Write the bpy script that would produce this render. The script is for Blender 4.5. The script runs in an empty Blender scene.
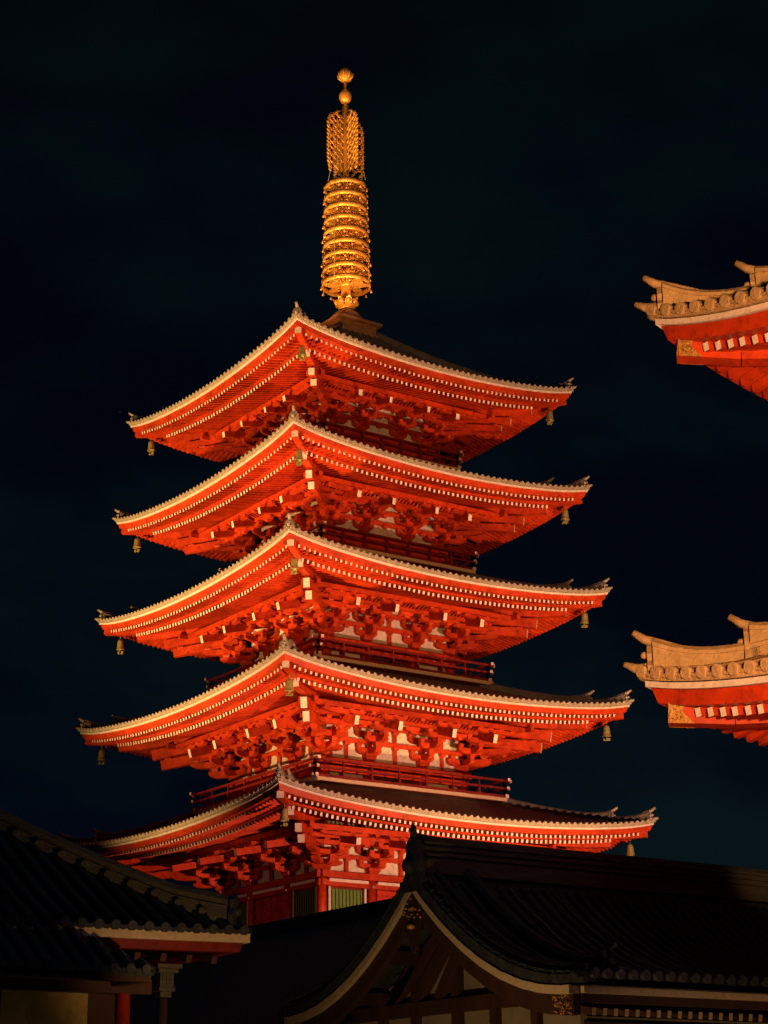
import bpy, math, random
from mathutils import Vector, Matrix
random.seed(7)
R = math.radians
scene = bpy.context.scene
col = scene.collection

# ------------------------------------------------------------------ materials
def mat(name, base, rough=.5, metal=0., var=.25, nscale=1.5, bump=0., bscale=20., dirt=None, dirt_amt=.0, spec=.5, vec='Object', stretch=None, objvar=.10):
    m = bpy.data.materials.new(name); m.use_nodes = True
    nt = m.node_tree; N = nt.nodes; Lk = nt.links
    b = N['Principled BSDF']
    b.inputs['Roughness'].default_value = rough
    b.inputs['Metallic'].default_value = metal
    b.inputs['Specular IOR Level'].default_value = spec
    tc = N.new('ShaderNodeTexCoord'); out = tc.outputs[vec]
    if stretch:
        mp = N.new('ShaderNodeMapping'); mp.inputs['Scale'].default_value = stretch
        Lk.new(out, mp.inputs['Vector']); out = mp.outputs['Vector']
    n = N.new('ShaderNodeTexNoise'); n.inputs['Scale'].default_value = nscale
    n.inputs['Detail'].default_value = 6; n.inputs['Roughness'].default_value = .65
    Lk.new(out, n.inputs['Vector'])
    cr = N.new('ShaderNodeValToRGB'); e = cr.color_ramp.elements
    e[0].position = .3; e[1].position = .72
    e[0].color = tuple(c*(1-var) for c in base)+(1,)
    e[1].color = tuple(min(1, c*(1+var)) for c in base)+(1,)
    Lk.new(n.outputs['Fac'], cr.inputs['Fac'])
    src = cr.outputs['Color']
    if dirt:
        n2 = N.new('ShaderNodeTexNoise'); n2.inputs['Scale'].default_value = nscale*3.1
        n2.inputs['Detail'].default_value = 8; n2.inputs['Roughness'].default_value = .7
        Lk.new(out, n2.inputs['Vector'])
        c2 = N.new('ShaderNodeValToRGB'); c2.color_ramp.elements[0].position = .5; c2.color_ramp.elements[1].position = .72
        c2.color_ramp.elements[0].color = (0, 0, 0, 1); c2.color_ramp.elements[1].color = (dirt_amt,)*3+(1,)
        Lk.new(n2.outputs['Fac'], c2.inputs['Fac'])
        mx = N.new('ShaderNodeMix'); mx.data_type = 'RGBA'
        Lk.new(c2.outputs['Color'], mx.inputs['Factor']); Lk.new(src, mx.inputs['A'])
        mx.inputs['B'].default_value = dirt+(1,); src = mx.outputs['Result']
    oi = N.new('ShaderNodeObjectInfo'); rm = N.new('ShaderNodeMapRange'); rm.inputs['To Min'].default_value = 1-objvar; rm.inputs['To Max'].default_value = 1+objvar
    Lk.new(oi.outputs['Random'], rm.inputs['Value'])
    sv = N.new('ShaderNodeVectorMath'); sv.operation = 'SCALE'; Lk.new(src, sv.inputs[0]); Lk.new(rm.outputs['Result'], sv.inputs['Scale'])
    Lk.new(sv.outputs[0], b.inputs['Base Color'])
    mr = N.new('ShaderNodeMapRange'); mr.inputs['To Min'].default_value = max(.05, rough-.12); mr.inputs['To Max'].default_value = min(1, rough+.15)
    Lk.new(n.outputs['Fac'], mr.inputs['Value']); Lk.new(mr.outputs['Result'], b.inputs['Roughness'])
    if bump:
        n3 = N.new('ShaderNodeTexNoise'); n3.inputs['Scale'].default_value = bscale; n3.inputs['Detail'].default_value = 5
        Lk.new(out, n3.inputs['Vector'])
        bp = N.new('ShaderNodeBump'); bp.inputs['Strength'].default_value = bump; bp.inputs['Distance'].default_value = .03
        Lk.new(n3.outputs['Fac'], bp.inputs['Height']); Lk.new(bp.outputs['Normal'], b.inputs['Normal'])
    return m

M = {}
M['red'] = mat('vermilion_paint', (.44, .036, .0045), .5, var=.34, nscale=1.3, bump=.15, bscale=9, dirt=(.13, .010, .005), dirt_amt=.85, spec=.3, objvar=.16)
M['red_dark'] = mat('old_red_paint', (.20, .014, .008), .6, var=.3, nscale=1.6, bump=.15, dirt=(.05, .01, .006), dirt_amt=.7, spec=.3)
M['white'] = mat('white_paint', (.66, .60, .54), .6, var=.16, nscale=4, dirt=(.34, .27, .2), dirt_amt=.7, spec=.3)
M['plaster'] = mat('lime_plaster', (.56, .51, .42), .85, var=.2, nscale=1.8, bump=.1, dirt=(.27, .21, .15), dirt_amt=.75, spec=.2)
M['tile'] = mat('grey_roof_tile', (.10, .095, .085), .62, var=.35, nscale=2.2, bump=.3, bscale=14, dirt=(.09, .085, .075), dirt_amt=.8, spec=.4)
M['tile_pale'] = mat('pale_tile_edge', (.31, .27, .21), .7, var=.25, nscale=5, bump=.3, bscale=22, dirt=(.2, .17, .13), dirt_amt=.7, spec=.3)
M['gate_tile'] = mat('weathered_pale_tile', (.36, .245, .115), .6, var=.22, nscale=5, bump=.9, bscale=13, dirt=(.16, .12, .08), dirt_amt=.7, spec=.35)
M['dark_tile'] = mat('dark_roof_tile', (.028, .038, .048), .6, var=.5, nscale=3.5, bump=.35, bscale=16, dirt=(.10, .095, .07), dirt_amt=.6, spec=.3)
M['ridge_tile'] = mat('mossy_ridge_tile', (.075, .075, .06), .75, var=.4, nscale=4, bump=.4, bscale=18, dirt=(.2, .18, .12), dirt_amt=.6, stretch=(.3, 1, 3))
M['gold'] = mat('gilt_bronze', (.80, .44, .08), .4, metal=.4, var=.35, nscale=5, bump=.2, dirt=(.22, .08, .02), dirt_amt=.9)
M['gilt_old'] = mat('darkened_gilding', (.40, .21, .045), .5, metal=.35, var=.6, nscale=22, bump=.6, bscale=35, dirt=(.12, .05, .02), dirt_amt=.9)
M['bronze'] = mat('patinated_bronze', (.34, .30, .10), .55, metal=.35, var=.3, nscale=9, dirt=(.12, .16, .06), dirt_amt=.7)
M['copper'] = mat('aged_copper_sheet', (.42, .22, .09), .6, metal=.3, var=.3, nscale=3, dirt=(.1, .07, .04), dirt_amt=.6)
M['green'] = mat('green_lattice_paint', (.11, .22, .035), .6, var=.2, nscale=5)
M['dark'] = mat('near_black_timber', (.03, .02, .015), .8, var=.3, nscale=4)  # near-black timber for the upper storey doors
M['wood'] = mat('dark_timber', (.050, .020, .012), .7, var=.35, nscale=3, bump=.2, stretch=(1, 1, .2))
M['tan_paint'] = mat('cream_board_paint', (.60, .50, .32), .6, var=.12, nscale=6, bump=.15, dirt=(.3, .22, .12), dirt_amt=.6)
M['stone'] = mat('granite', (.30, .29, .27), .8, var=.2, nscale=3, bump=.3)
M['paving'] = mat('stone_paving', (.16, .155, .15), .8, var=.25, nscale=.6, bump=.2, dirt=(.08, .08, .075), dirt_amt=.6)
M['grey_plaster'] = mat('stained_plaster', (.26, .23, .16), .85, var=.2, nscale=1.5, bump=.1, dirt=(.14, .12, .08), dirt_amt=.6)
M['ochre'] = mat('ochre_plaster', (.42, .34, .12), .85, var=.35, nscale=1.2, bump=.15, dirt=(.2, .16, .06), dirt_amt=.7)

# ------------------------------------------------------------------ mesh builder
class MB:
    def __init__(s): s.v = []; s.f = []; s.m = []; s.sm = []
    def add(s, vs, fs, mi=0, smooth=False):
        o = len(s.v); s.v += [tuple(v) for v in vs]
        for f in fs: s.f.append([i+o for i in f]); s.m.append(mi); s.sm.append(smooth)
    def hexa(s, p, mi=0, endmi=None):
        # p: 8 points, 0-3 first end ring, 4-7 second end ring
        o = len(s.v); s.v += [tuple(q) for q in p]
        F = [(0, 3, 2, 1), (4, 5, 6, 7), (0, 1, 5, 4), (1, 2, 6, 5), (2, 3, 7, 6), (3, 0, 4, 7)]
        for k, f in enumerate(F):
            s.f.append([i+o for i in f]); s.m.append(endmi if (k == 0 and endmi is not None) else mi); s.sm.append(False)
    def box(s, c, h, mi=0, fr=None):
        cx, cy, cz = c; hx, hy, hz = h
        p = [(cx+a*hx, cy+b*hy, cz+d*hz) for a in (-1, 1) for (b, d) in ((-1, -1), (1, -1), (1, 1), (-1, 1))]
        if fr: p = [fr(*q) for q in p]
        s.hexa(p, mi)
    def beam(s, a, b, w, h, mi=0, endmi=None, w2=None, h2=None, up=Vector((0, 0, 1))):
        a = Vector(a); b = Vector(b); d = (b-a).normalized()
        r = d.cross(up)
        if r.length < 1e-4: r = Vector((1, 0, 0))
        r.normalize(); u = r.cross(d)
        w2 = w2 or w; h2 = h2 or h
        P = []
        for q, ww, hh in ((a, w, h), (b, w2, h2)):
            P += [q-r*ww/2-u*hh/2, q+r*ww/2-u*hh/2, q+r*ww/2+u*hh/2, q-r*ww/2+u*hh/2]
        s.hexa(P, mi, endmi)
    def tube(s, pts, r, seg=8, mi=0, cap=True, rr=None, smooth=True):
        pts = [Vector(p) for p in pts]; n = len(pts); o = len(s.v)
        for i, p in enumerate(pts):
            d = (pts[min(i+1, n-1)]-pts[max(i-1, 0)]).normalized()
            x = d.cross(Vector((0, 0, 1)))
            if x.length < 1e-3: x = Vector((1, 0, 0))
            x.normalize(); y = x.cross(d); q = rr[i] if rr else r
            for k in range(seg):
                a = 2*math.pi*k/seg; s.v.append(tuple(p+(x*math.cos(a)+y*math.sin(a))*q))
        for i in range(n-1):
            for k in range(seg):
                k2 = (k+1) % seg
                s.f.append([o+i*seg+k, o+i*seg+k2, o+(i+1)*seg+k2, o+(i+1)*seg+k]); s.m.append(mi); s.sm.append(smooth)
        if cap:
            s.f.append([o+k for k in range(seg)][::-1]); s.m.append(mi); s.sm.append(False)
            s.f.append([o+(n-1)*seg+k for k in range(seg)]); s.m.append(mi); s.sm.append(False)
    def lathe(s, prof, c=(0, 0, 0), seg=20, mi=0, closed=False):
        o = len(s.v); n = len(prof)
        for (r, z) in prof:
            for k in range(seg):
                a = 2*math.pi*k/seg; s.v.append((c[0]+r*math.cos(a), c[1]+r*math.sin(a), c[2]+z))
        for i in range(n if closed else n-1):
            j = (i+1) % n
            for k in range(seg):
                k2 = (k+1) % seg
                s.f.append([o+i*seg+k, o+i*seg+k2, o+j*seg+k2, o+j*seg+k]); s.m.append(mi); s.sm.append(True)
        if not closed:
            if prof[0][0] > 1e-4: s.f.append([o+k for k in range(seg)][::-1]); s.m.append(mi); s.sm.append(False)
            if prof[-1][0] > 1e-4: s.f.append([o+(n-1)*seg+k for k in range(seg)]); s.m.append(mi); s.sm.append(False)
    def grid(s, rows, mi=0, closed=False, smooth=False):
        o = len(s.v); n = len(rows[0])
        for r in rows: s.v += [tuple(p) for p in r]
        for i in range(len(rows)-1):
            for k in range(n if closed else n-1):
                k2 = (k+1) % n
                s.f.append([o+i*n+k, o+i*n+k2, o+(i+1)*n+k2, o+(i+1)*n+k]); s.m.append(mi[k] if isinstance(mi, (list, tuple)) else mi); s.sm.append(smooth)
    def sweep(s, rows, mi=0, smooth=False):
        # closed profile rings with end caps
        o = len(s.v); n = len(rows[0]); s.grid(rows, mi, True, smooth)
        m0 = mi[0] if isinstance(mi, (list, tuple)) else mi
        s.f.append([o+k for k in range(n)][::-1]); s.m.append(m0); s.sm.append(False)
        s.f.append([o+(len(rows)-1)*n+k for k in range(n)]); s.m.append(m0); s.sm.append(False)
    def prism(s, poly, off, mi=0):
        # poly: list of 3D points, off: extrusion vector
        o = len(s.v); n = len(poly); off = Vector(off)
        s.v += [tuple(p) for p in poly]; s.v += [tuple(Vector(p)+off) for p in poly]
        s.f.append([o+k for k in range(n)]); s.f.append([o+n+k for k in range(n)][::-1])
        for k in range(n): s.f.append([o+k, o+(k+1) % n, o+n+(k+1) % n, o+n+k])
        s.m += [mi]*(n+2); s.sm += [False]*(n+2)
    def build(s, name, mats, parent=None, label=None, kind=None):
        me = bpy.data.meshes.new(name); me.from_pydata(s.v, [], s.f)
        if not isinstance(mats, (list, tuple)): mats = [mats]
        for x in mats: me.materials.append(M[x])
        me.polygons.foreach_set('material_index', s.m); me.polygons.foreach_set('use_smooth', s.sm)
        me.update()
        import bmesh
        bm = bmesh.new(); bm.from_mesh(me); bmesh.ops.recalc_face_normals(bm, faces=bm.faces); bm.to_mesh(me); bm.free()
        o = bpy.data.objects.new(name, me); col.objects.link(o)
        if parent: o.parent = parent
        if label: o['label'] = label
        if kind: o['kind'] = kind
        return o

def thing(name, label, cat, loc=(0, 0, 0), group=None, rz=0):
    o = bpy.data.objects.new(name, None); col.objects.link(o); o.location = loc; o.rotation_euler = (0, 0, rz)
    o['label'] = label; o['category'] = cat
    if group: o['group'] = group
    return o
def inst(o, loc, rz=0, parent=None):
    c = o.copy(); col.objects.link(c); c.location = loc; c.rotation_euler = (0, 0, rz); c.parent = parent
    return c

# ------------------------------------------------------------------ eaves and roofs
class Roof:
    """rectangular hipped roof; x,y half sizes at the tile edge, E0 height of the tile edge mid-side"""
    def __init__(s, c, Wx, Wy, E0, rise, Lc, a, b, k=1., p=1.8, decay=3., tip=.06):
        s.c = c; s.Wx = Wx; s.Wy = Wy; s.E0 = E0; s.rise = rise; s.Lc = Lc; s.a = a; s.b = b; s.k = k; s.p = p; s.decay = decay; s.tip = tip
        # faces: (normal, tangent, W (half depth), L (half length))
        s.faces = [((0, 1), (-1, 0), Wy, Wx), ((1, 0), (0, 1), Wx, Wy), ((0, -1), (1, 0), Wy, Wx), ((-1, 0), (0, -1), Wx, Wy)]
    def pt(s, f, d, t, z):
        (nx, ny), (tx, ty), W, L = s.faces[f]; n = W-d
        return Vector((s.c[0]+nx*n+tx*t, s.c[1]+ny*n+ty*t, z))
    def curve(s, e):            # e distance from the corner along the eave
        u = max(0., 1-max(e, 0)/s.Lc)
        return s.rise*u**s.p+s.tip*u**9
    def E(s, f, t): return s.E0+s.curve(s.faces[f][3]-abs(t))
    def zs(s, f, d, t):
        L = s.faces[f][3]
        return s.E0+s.a*d+s.b*d*d+s.curve(L-abs(t))*max(0, 1-d/s.Lc)**s.decay
    def strip(s, mb, f, prof, mi, ns=40):
        L = s.faces[f][3]; rows = []
        for i in range(ns+1):
            u = -1+2*i/ns; u = math.copysign(abs(u)**.8, u)
            rows.append([s.pt(f, d, u*(L-d), s.E(f, u*(L-d))+z) for d, z in prof])
        mb.sweep(rows, mi)
    def diag(s, q, d, z):      # corner q: between face q and q+1
        (nx, ny), _, W, L = s.faces[q]; (mx, my), _, W2, L2 = s.faces[(q+1) % 4]
        return Vector((s.c[0]+nx*(W-d)+mx*(W2-d), s.c[1]+ny*(W-d)+my*(W2-d), z))
    def Ed(s, d): return s.E0+s.curve(d)
    def zd(s, d): return s.E0+s.a*d+s.b*d*d+s.curve(d)*max(0, 1-d/s.Lc)**s.decay

def build_roof(rf, parent, din, sp=.28, r=.062, tilemat='tile', edgemat='tile_pale', lips=True, faces=(0, 1, 2, 3), name='roof', pitch=1.0):
    """tiled surface with one round tile row every sp, round end caps and a pale scalloped edge"""
    mb = MB()
    for f in range(4):
        L = rf.faces[f][3]
        # base sheet
        nd = 9; nt = 24; rows = []
        for i in range(nd+1):
            d = min(din, rf.faces[f][2])*i/nd
            rows.append([rf.pt(f, d, (-1+2*j/nt)*max(L-d, .001), rf.zs(f, d, (-1+2*j/nt)*(L-d))-.03) for j in range(nt+1)])
        mb.grid(rows, 0)
        if f not in faces: continue
        n = int((2*L-.3)/sp); sp2 = (2*L-.3)/n
        for i in range(n+1):
            t = -L+.15+i*sp2
            dm = min(din, L-abs(t)+.02, rf.faces[f][2])
            segs = max(2, int(dm/.55))
            pts = []
            for j in range(segs+1):
                d = dm*j/segs
                pts.append(rf.pt(f, d, t, rf.zs(f, d, t)+.01))
            mb.tube(pts, r, 8, 0, cap=False)
            # end cap disc, slightly larger, in the pale edge material
            z = rf.E(f, t)-.01; q = r*1.14
            mb.tube([rf.pt(f, -.05, t, z), rf.pt(f, .09, t, z+.02)], q, 10, 1)
        if lips:
            for i in range(n):
                t0 = -L+.15+i*sp2+r*.8; t1 = t0+sp2-r*1.6; poly = []
                for j in range(6):
                    u = j/5; t = t0+(t1-t0)*u
                    poly.append(rf.pt(f, -.02, t, rf.E(f, t)-.03-.045*math.sin(math.pi*u)*r/.075))
                for j in range(5, -1, -1):
                    u = j/5; t = t0+(t1-t0)*u
                    poly.append(rf.pt(f, -.02, t, rf.E(f, t)+.03-.045*math.sin(math.pi*u)*r/.075))
                (nx, ny) = rf.faces[f][0]
                mb.prism(poly, (-nx*.12, -ny*.12, .02), 1)
        k = rf.k
        rf.strip(mb, f, [(.03, -.045), (.03, -.10*k), (.30, -.09*k), (.30, -.045)], 1)
    return mb.build(name, [tilemat, edgemat], parent)

def build_ridges(rf, parent, din, k=1., corners=(0, 1, 2, 3), first=.18, second=1.2, h1=.16, h2=.24, w=.2, matn='tile', capmat='tile_pale', sheet=None, h2end=None):
    """two-stage hip ridges, each with an upturned end tile"""
    for q in corners:
        for (d0, d1, h, nm) in ((first, second+.25, h1, 'corner_ridge'), (second, din, h2, 'hip_ridge')):
            mb = MB(); rows = []; n = 14
            h2x = h
            for i in range(n+1):
                u = i/n; d = d0+(d1-d0)*u*u**.2
                c = rf.diag(q, d, rf.zd(d))
                lift = (.16*k)*max(0, 1-(d-d0)/(.9*k))**2.2
                hh = h2x*(1+.0*u)
                dirx = (rf.diag(q, 1, 0)-rf.diag(q, 0, 0)).normalized(); rt = Vector((-dirx.y, dirx.x, 0))
                z0 = -.06; z1 = hh+lift
                prof = [(-w/2, z0), (-w/2, z1-.05*k), (-w*.62, z1-.05*k), (-w*.62, z1), (-w*.3, z1+.06*k), (w*.3, z1+.06*k), (w*.62, z1), (w*.62, z1-.05*k), (w/2, z1-.05*k), (w/2, z0)]
                rows.append([c+rt*x+Vector((0, 0, z)) for x, z in prof])
            mb.sweep(rows, 0)
            # upturned cap tube running out past the face
            dirx = (rf.diag(q, 1, 0)-rf.diag(q, 0, 0)).normalized()
            c = rf.diag(q, d0, rf.zd(d0)+h+.16*k+.02)
            mb.tube([c+dirx*.5*k+Vector((0, 0, -.17*k)), c+dirx*.1*k+Vector((0, 0, -.03*k)), c-dirx*.10*k+Vector((0, 0, .05*k)), c-dirx*.24*k+Vector((0, 0, .15*k))], .07*k, 8, 1, rr=[.07*k, .075*k, .06*k, .045*k])
            rd = mb.build(nm, [matn, capmat], parent)
            # demon-face end tile: lobed plate with a boss
            eb = MB(); rt = Vector((-dirx.y, dirx.x, 0)); cc = rf.diag(q, d0, rf.zd(d0)+.02)-dirx*.02
            H = h+.17*k; poly = []
            outl = [(-.17, -.06), (-.2, .1), (-.14, .3), (-.17, .5), (-.1, .8), (0, .95), (.1, .8), (.17, .5), (.14, .3), (.2, .1), (.17, -.06)]
            for x, z in outl: poly.append(cc+rt*x*k*1.05+Vector((0, 0, z*H)))
            eb.prism(poly, -dirx*.06*k, 0)
            eb.lathe([(.001, -.05*k), (.05*k, -.03*k), (.065*k, 0), (.05*k, .04*k), (.001, .055*k)], cc-dirx*.09*k+Vector((0, 0, H*.55)), 8, 0)
            eb.lathe([(.001, -.03*k), (.035*k, 0), (.001, .03*k)], cc-dirx*.08*k+rt*.08*k+Vector((0, 0, H*.2)), 7, 0)
            eb.lathe([(.001, -.03*k), (.035*k, 0), (.001, .03*k)], cc-dirx*.08*k-rt*.08*k+Vector((0, 0, H*.2)), 7, 0)
            eb.build('end_tile', [capmat], rd)
        # lowest corner tile: horn at the very tip
        mb = MB(); c = rf.diag(q, 0, rf.Ed(0)); dirx = (rf.diag(q, 1, 0)-rf.diag(q, 0, 0)).normalized()
        mb.tube([c+dirx*.45*k+Vector((0, 0, 0)), c+dirx*.15*k+Vector((0, 0, .01)), c-dirx*.0*k+Vector((0, 0, .025*k)), c-dirx*(.09 if k < 1.2 else .15)*k+Vector((0, 0, (.06 if k < 1.2 else .09)*k))], .1*k, 8, 0, rr=[.075*k, .08*k, .065*k, .035*k])
        mb.build('corner_tile', [capmat], parent)

RAFT = []     # (distance, parent, mb-args) collected so that the nearest ones become their own parts
CAM = Vector((41.40724148, 62.21685998, 1.62717341))

def build_eave(rf, parent, body_d, k=1., sp=.225, collect=None, name='eave'):
    """white and red fascia, soffit boards, kioi batten, two layers of rafters, hip rafters. body_d: distance eave->wall"""
    fb = MB()
    for f in range(4): rf.strip(fb, f, [(.07*k, -.11*k), (.07*k, -.183*k), (.34*k, -.183*k), (.34*k, -.11*k)], 0)
    sof = MB()
    for f in range(4):
        rf.strip(sof, f, [(.12*k, -.19*k), (.17*k, -.365*k), (.50*k, -.365*k), (.40*k, -.19*k)], 0)
        rf.strip(sof, f, [(.40*k, -.355*k), (1.3*k, -.195*k), (1.3*k, -.15*k), (.40*k, -.30*k)], 0)      # board over flying rafters
        rf.strip(sof, f, [(1.06*k, -.33*k), (1.06*k, -.43*k), (1.20*k, -.42*k), (1.20*k, -.29*k)], 0)  # kioi
        rf.strip(sof, f, [(1.18*k, -.425*k), (body_d+.1, -.425*k+.22*(body_d-1.15*k)), (body_d+.1, -.38*k+.22*(body_d-1.15*k)), (1.18*k, -.38*k)], 0)
        rf.strip(sof, f, [(.2*k, -.188*k), (.2*k, -.09*k), (.6*k, -.05*k), (.6*k, -.188*k)], 0)
    ev = sof.build(name, ['red'], parent)
    fb.build('white_fascia', ['white'], ev)
    for f in range(4):
        L = rf.faces[f][3]
        st = .45*k if k < 1.1 else .95; n = int(2*(L-st)/sp); s2 = 2*(L-st)/n
        for i in range(n+1):
            t = -(L-st)+i*s2; Et = rf.E(f, t); room = L-abs(t)
            for (d0, d1, z0, sl, w, h) in ((.34*k, 1.22*k, -.43*k, .18, .086*k, .105*k), (1.17*k, body_d, -.505*k, .22, .094*k, .125*k)):
                dd = min(d1, room+.02*k)
                if dd-d0 < .12*k: continue
                jd = random.uniform(-.012, .012); jz = random.uniform(-.006, .006); a = rf.pt(f, d0+jd, t, Et+z0+jz); b = rf.pt(f, dd, t, Et+z0+sl*(dd-d0)+jz)
                dist = (a-CAM).length
                vis = f in (0, 1)
                RAFT.append((dist if vis else 1e9, collect, ev, a, b, w, h))
    for q in range(4):
        mb = MB(); pts = [(.26*k, -.46*k), (.8*k, -.40*k), (1.4*k, -.30*k)]
        P = [rf.diag(q, d, rf.Ed(d)+z) for d, z in pts]
        mb.beam(P[0], P[1], .25*k, .30*k, 0, 1); mb.beam(P[1], P[2], .248*k, .298*k, 0)
        pts = [(1.28*k, -.60*k), (2.0*k, -.49*k), (body_d+.1, -.55*k+.22*(body_d-1.2*k))]
        mb.build('hip_rafter', ['red', 'white'], ev)
        mb = MB(); P = [rf.diag(q, d, rf.Ed(d)+z) for d, z in pts]
        mb.beam(P[0], P[1], .27*k, .32*k, 0, 1); mb.beam(P[1], P[2], .268*k, .318*k, 0)
        mb.build('hip_rafter', ['red', 'white'], ev)
    return ev

def flush_rafters():
    by = {}
    for r in RAFT: by.setdefault(id(r[1]), []).append(r)
    for key, lst in by.items():
        lst.sort(key=lambda r: r[0])
        for r in lst[:90]:
            mb = MB(); mb.beam(r[3], r[4], r[5], r[6], 0, 1); mb.build('rafter', ['red', 'white'], r[2])
        rest = lst[90:]
        if rest:
            mb = MB()
            for r in rest: mb.beam(r[3], r[4], r[5], r[6], 0, 1)
            mb.build('rafter_rows', ['red', 'white'], rest[0][1], kind='stuff')
    RAFT.clear()

# ------------------------------------------------------------------ bracket clusters
def boat(mb, fr, n, dz, half, w=.16, h=.22, axis='t', mi=0, t0=0):
    w *= 1.12
    """bracket arm with upturned rounded ends; along t at depth n, or along n at t0"""
    prof = [(-half, dz+h), (-half, dz+h*.55), (-half*.86, dz+h*.2), (-half*.62, dz), (half*.62, dz), (half*.86, dz+h*.2), (half, dz+h*.55), (half, dz+h)]
    if axis == 't':
        a = [fr(n-w/2, t0+x, z) for x, z in prof]; off = fr(n+w/2, 0, 0)-fr(n-w/2, 0, 0)
    else:
        a = [fr(n+x, t0-w/2, z) for x, z in prof]; off = fr(0, w/2, 0)-fr(0, -w/2, 0)
    mb.prism(a, off, mi)
def block(mb, fr, n, t, dz, s=.2, h=.15, mi=0):
    P = [fr(n+a*s*.38, t+b*s*.38, dz) for a, b in ((-1, -1), (1, -1), (1, 1), (-1, 1))]+[fr(n+a*s*.55, t+b*s*.55, dz+h*.5) for a, b in ((-1, -1), (1, -1), (1, 1), (-1, 1))]
    mb.hexa(P, mi)
    P = [fr(n+a*s*.55, t+b*s*.55, dz+h*.5) for a, b in ((-1, -1), (1, -1), (1, 1), (-1, 1))]+[fr(n+a*s*.55, t+b*s*.55, dz+h) for a, b in ((-1, -1), (1, -1), (1, 1), (-1, 1))]
    mb.hexa(P, mi)
def cluster_flat(s, v, sn):
    """origin on the wall plane at the top of the wall beam; local x = outward, y = along wall"""
    fr = lambda n, t, z: Vector((n*sn, t*s, z*v))
    mb = MB()
    block(mb, fr, 0, 0, 0, .42, .26)
    boat(mb, fr, 0, .24, .55, .17, .22); boat(mb, fr, .22, .24, .42, .17, .22, 'n')
    for t in (-.46, 0, .46): block(mb, fr, 0, t, .46)
    block(mb, fr, .55, 0, .46, .22)
    boat(mb, fr, .55, .60, .50, .16, .2); boat(mb, fr, .5, .60, .68, .16, .2, 'n')
    for t in (-.4, 0, .4): block(mb, fr, .55, t, .80, .19, .13)
    boat(mb, fr, 0, .84, .62, .17, .2)
    for t in (-.54, .54): block(mb, fr, 0, t, 1.04)
    block(mb, fr, 1.08, 0, .80, .22, .12)
    boat(mb, fr, 1.08, .90, .50, .16, .18)
    for t in (-.42, 0, .42): block(mb, fr, 1.08, t, 1.06, .19, .13)
    # tail rafter with the white end
    mb.beam(fr(2.10, 0, .90), fr(-.1, 0, 1.52), .17*s, .30*v, 0, 1)
    block(mb, fr, 1.72, 0, 1.12, .2, .1)
    boat(mb, fr, 1.72, 1.16, .52, .15, .14)
    for t in (-.44, 0, .44): block(mb, fr, 1.72, t, 1.26, .18, .08)
    return mb
def cluster_corner(s, v):
    mb = MB()
    # local +x and +y are the two outward directions
    for sw in (0, 1):
        fr = (lambda n, t, z: Vector((n*s, t*s, z*v))) if not sw else (lambda n, t, z: Vector((t*s, n*s, z*v)))
        boat(mb, fr, .22, .24, .42, .17, .22, 'n'); block(mb, fr, .55, 0, .46, .22)
        boat(mb, fr, 0, .241, .55, .17, .218, t0=-.2)
        block(mb, fr, 0, -.5, .46)
        boat(mb, fr, .55, .60, .62, .16, .2, t0=.0); boat(mb, fr, .5, .60, .68, .16, .2, 'n')
        for t in (-.5, .02): block(mb, fr, .55, t, .80, .19, .13)
        block(mb, fr, 1.08, 0, .80, .22, .12)
        boat(mb, fr, 1.08, .90, .8, .16, .18, t0=.2)
        for t in (-.5, 0, .55): block(mb, fr, 1.08, t, 1.06, .19, .13)
        mb.beam(fr(2.10, -.02, .90), fr(-.1, -.02, 1.52), .17*s, .30*v, 0, 1)
        boat(mb, fr, 1.72, 1.16, .9, .15, .14, t0=.3)
        for t in (-.44, 0, .5, 1.05): block(mb, fr, 1.72, t, 1.26, .18, .08)
    fr = lambda n, t, z: Vector(((n-t)*s*.7071, (n+t)*s*.7071, z*v))
    block(mb, fr, 0, 0, 0, .46, .26)
    boat(mb, fr, .35, .22, .75, .2, .24, 'n'); block(mb, fr, .85, 0, .46, .26)
    boat(mb, fr, .8, .60, 1.05, .2, .22, 'n'); block(mb, fr, 1.62, 0, .81, .26, .13)
    mb.beam(fr(3.02, 0, .78), fr(.2, 0, 1.2), .24, .34*v, 0, 1)
    block(mb, fr, 2.75, 0, .95, .24, .1)
    mb.beam(fr(3.40, 0, 1.16), fr(.2, 0, 1.7), .24, .36*v, 0, 1)
    return mb

# ------------------------------------------------------------------ the pagoda
Z = [31.54, 27.17, 22.77, 18.15, 13.49]
W = [6.82, 7.15, 7.573, 8.02, 8.5]
BODY = [2.42, 2.70, 2.96, 3.24, 3.55]
ZB = [29.40, 24.95, 20.42, 15.65, 11.35]
FLOOR = [28.30, 23.86, 19.21, 14.53, 9.50]
BAL = [3.40, 3.76, 4.13, 4.50, None]
pagoda = thing('five_story_pagoda', 'floodlit vermilion five storey pagoda with a tall golden finial rising above the dark roofs', 'pagoda')

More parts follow.
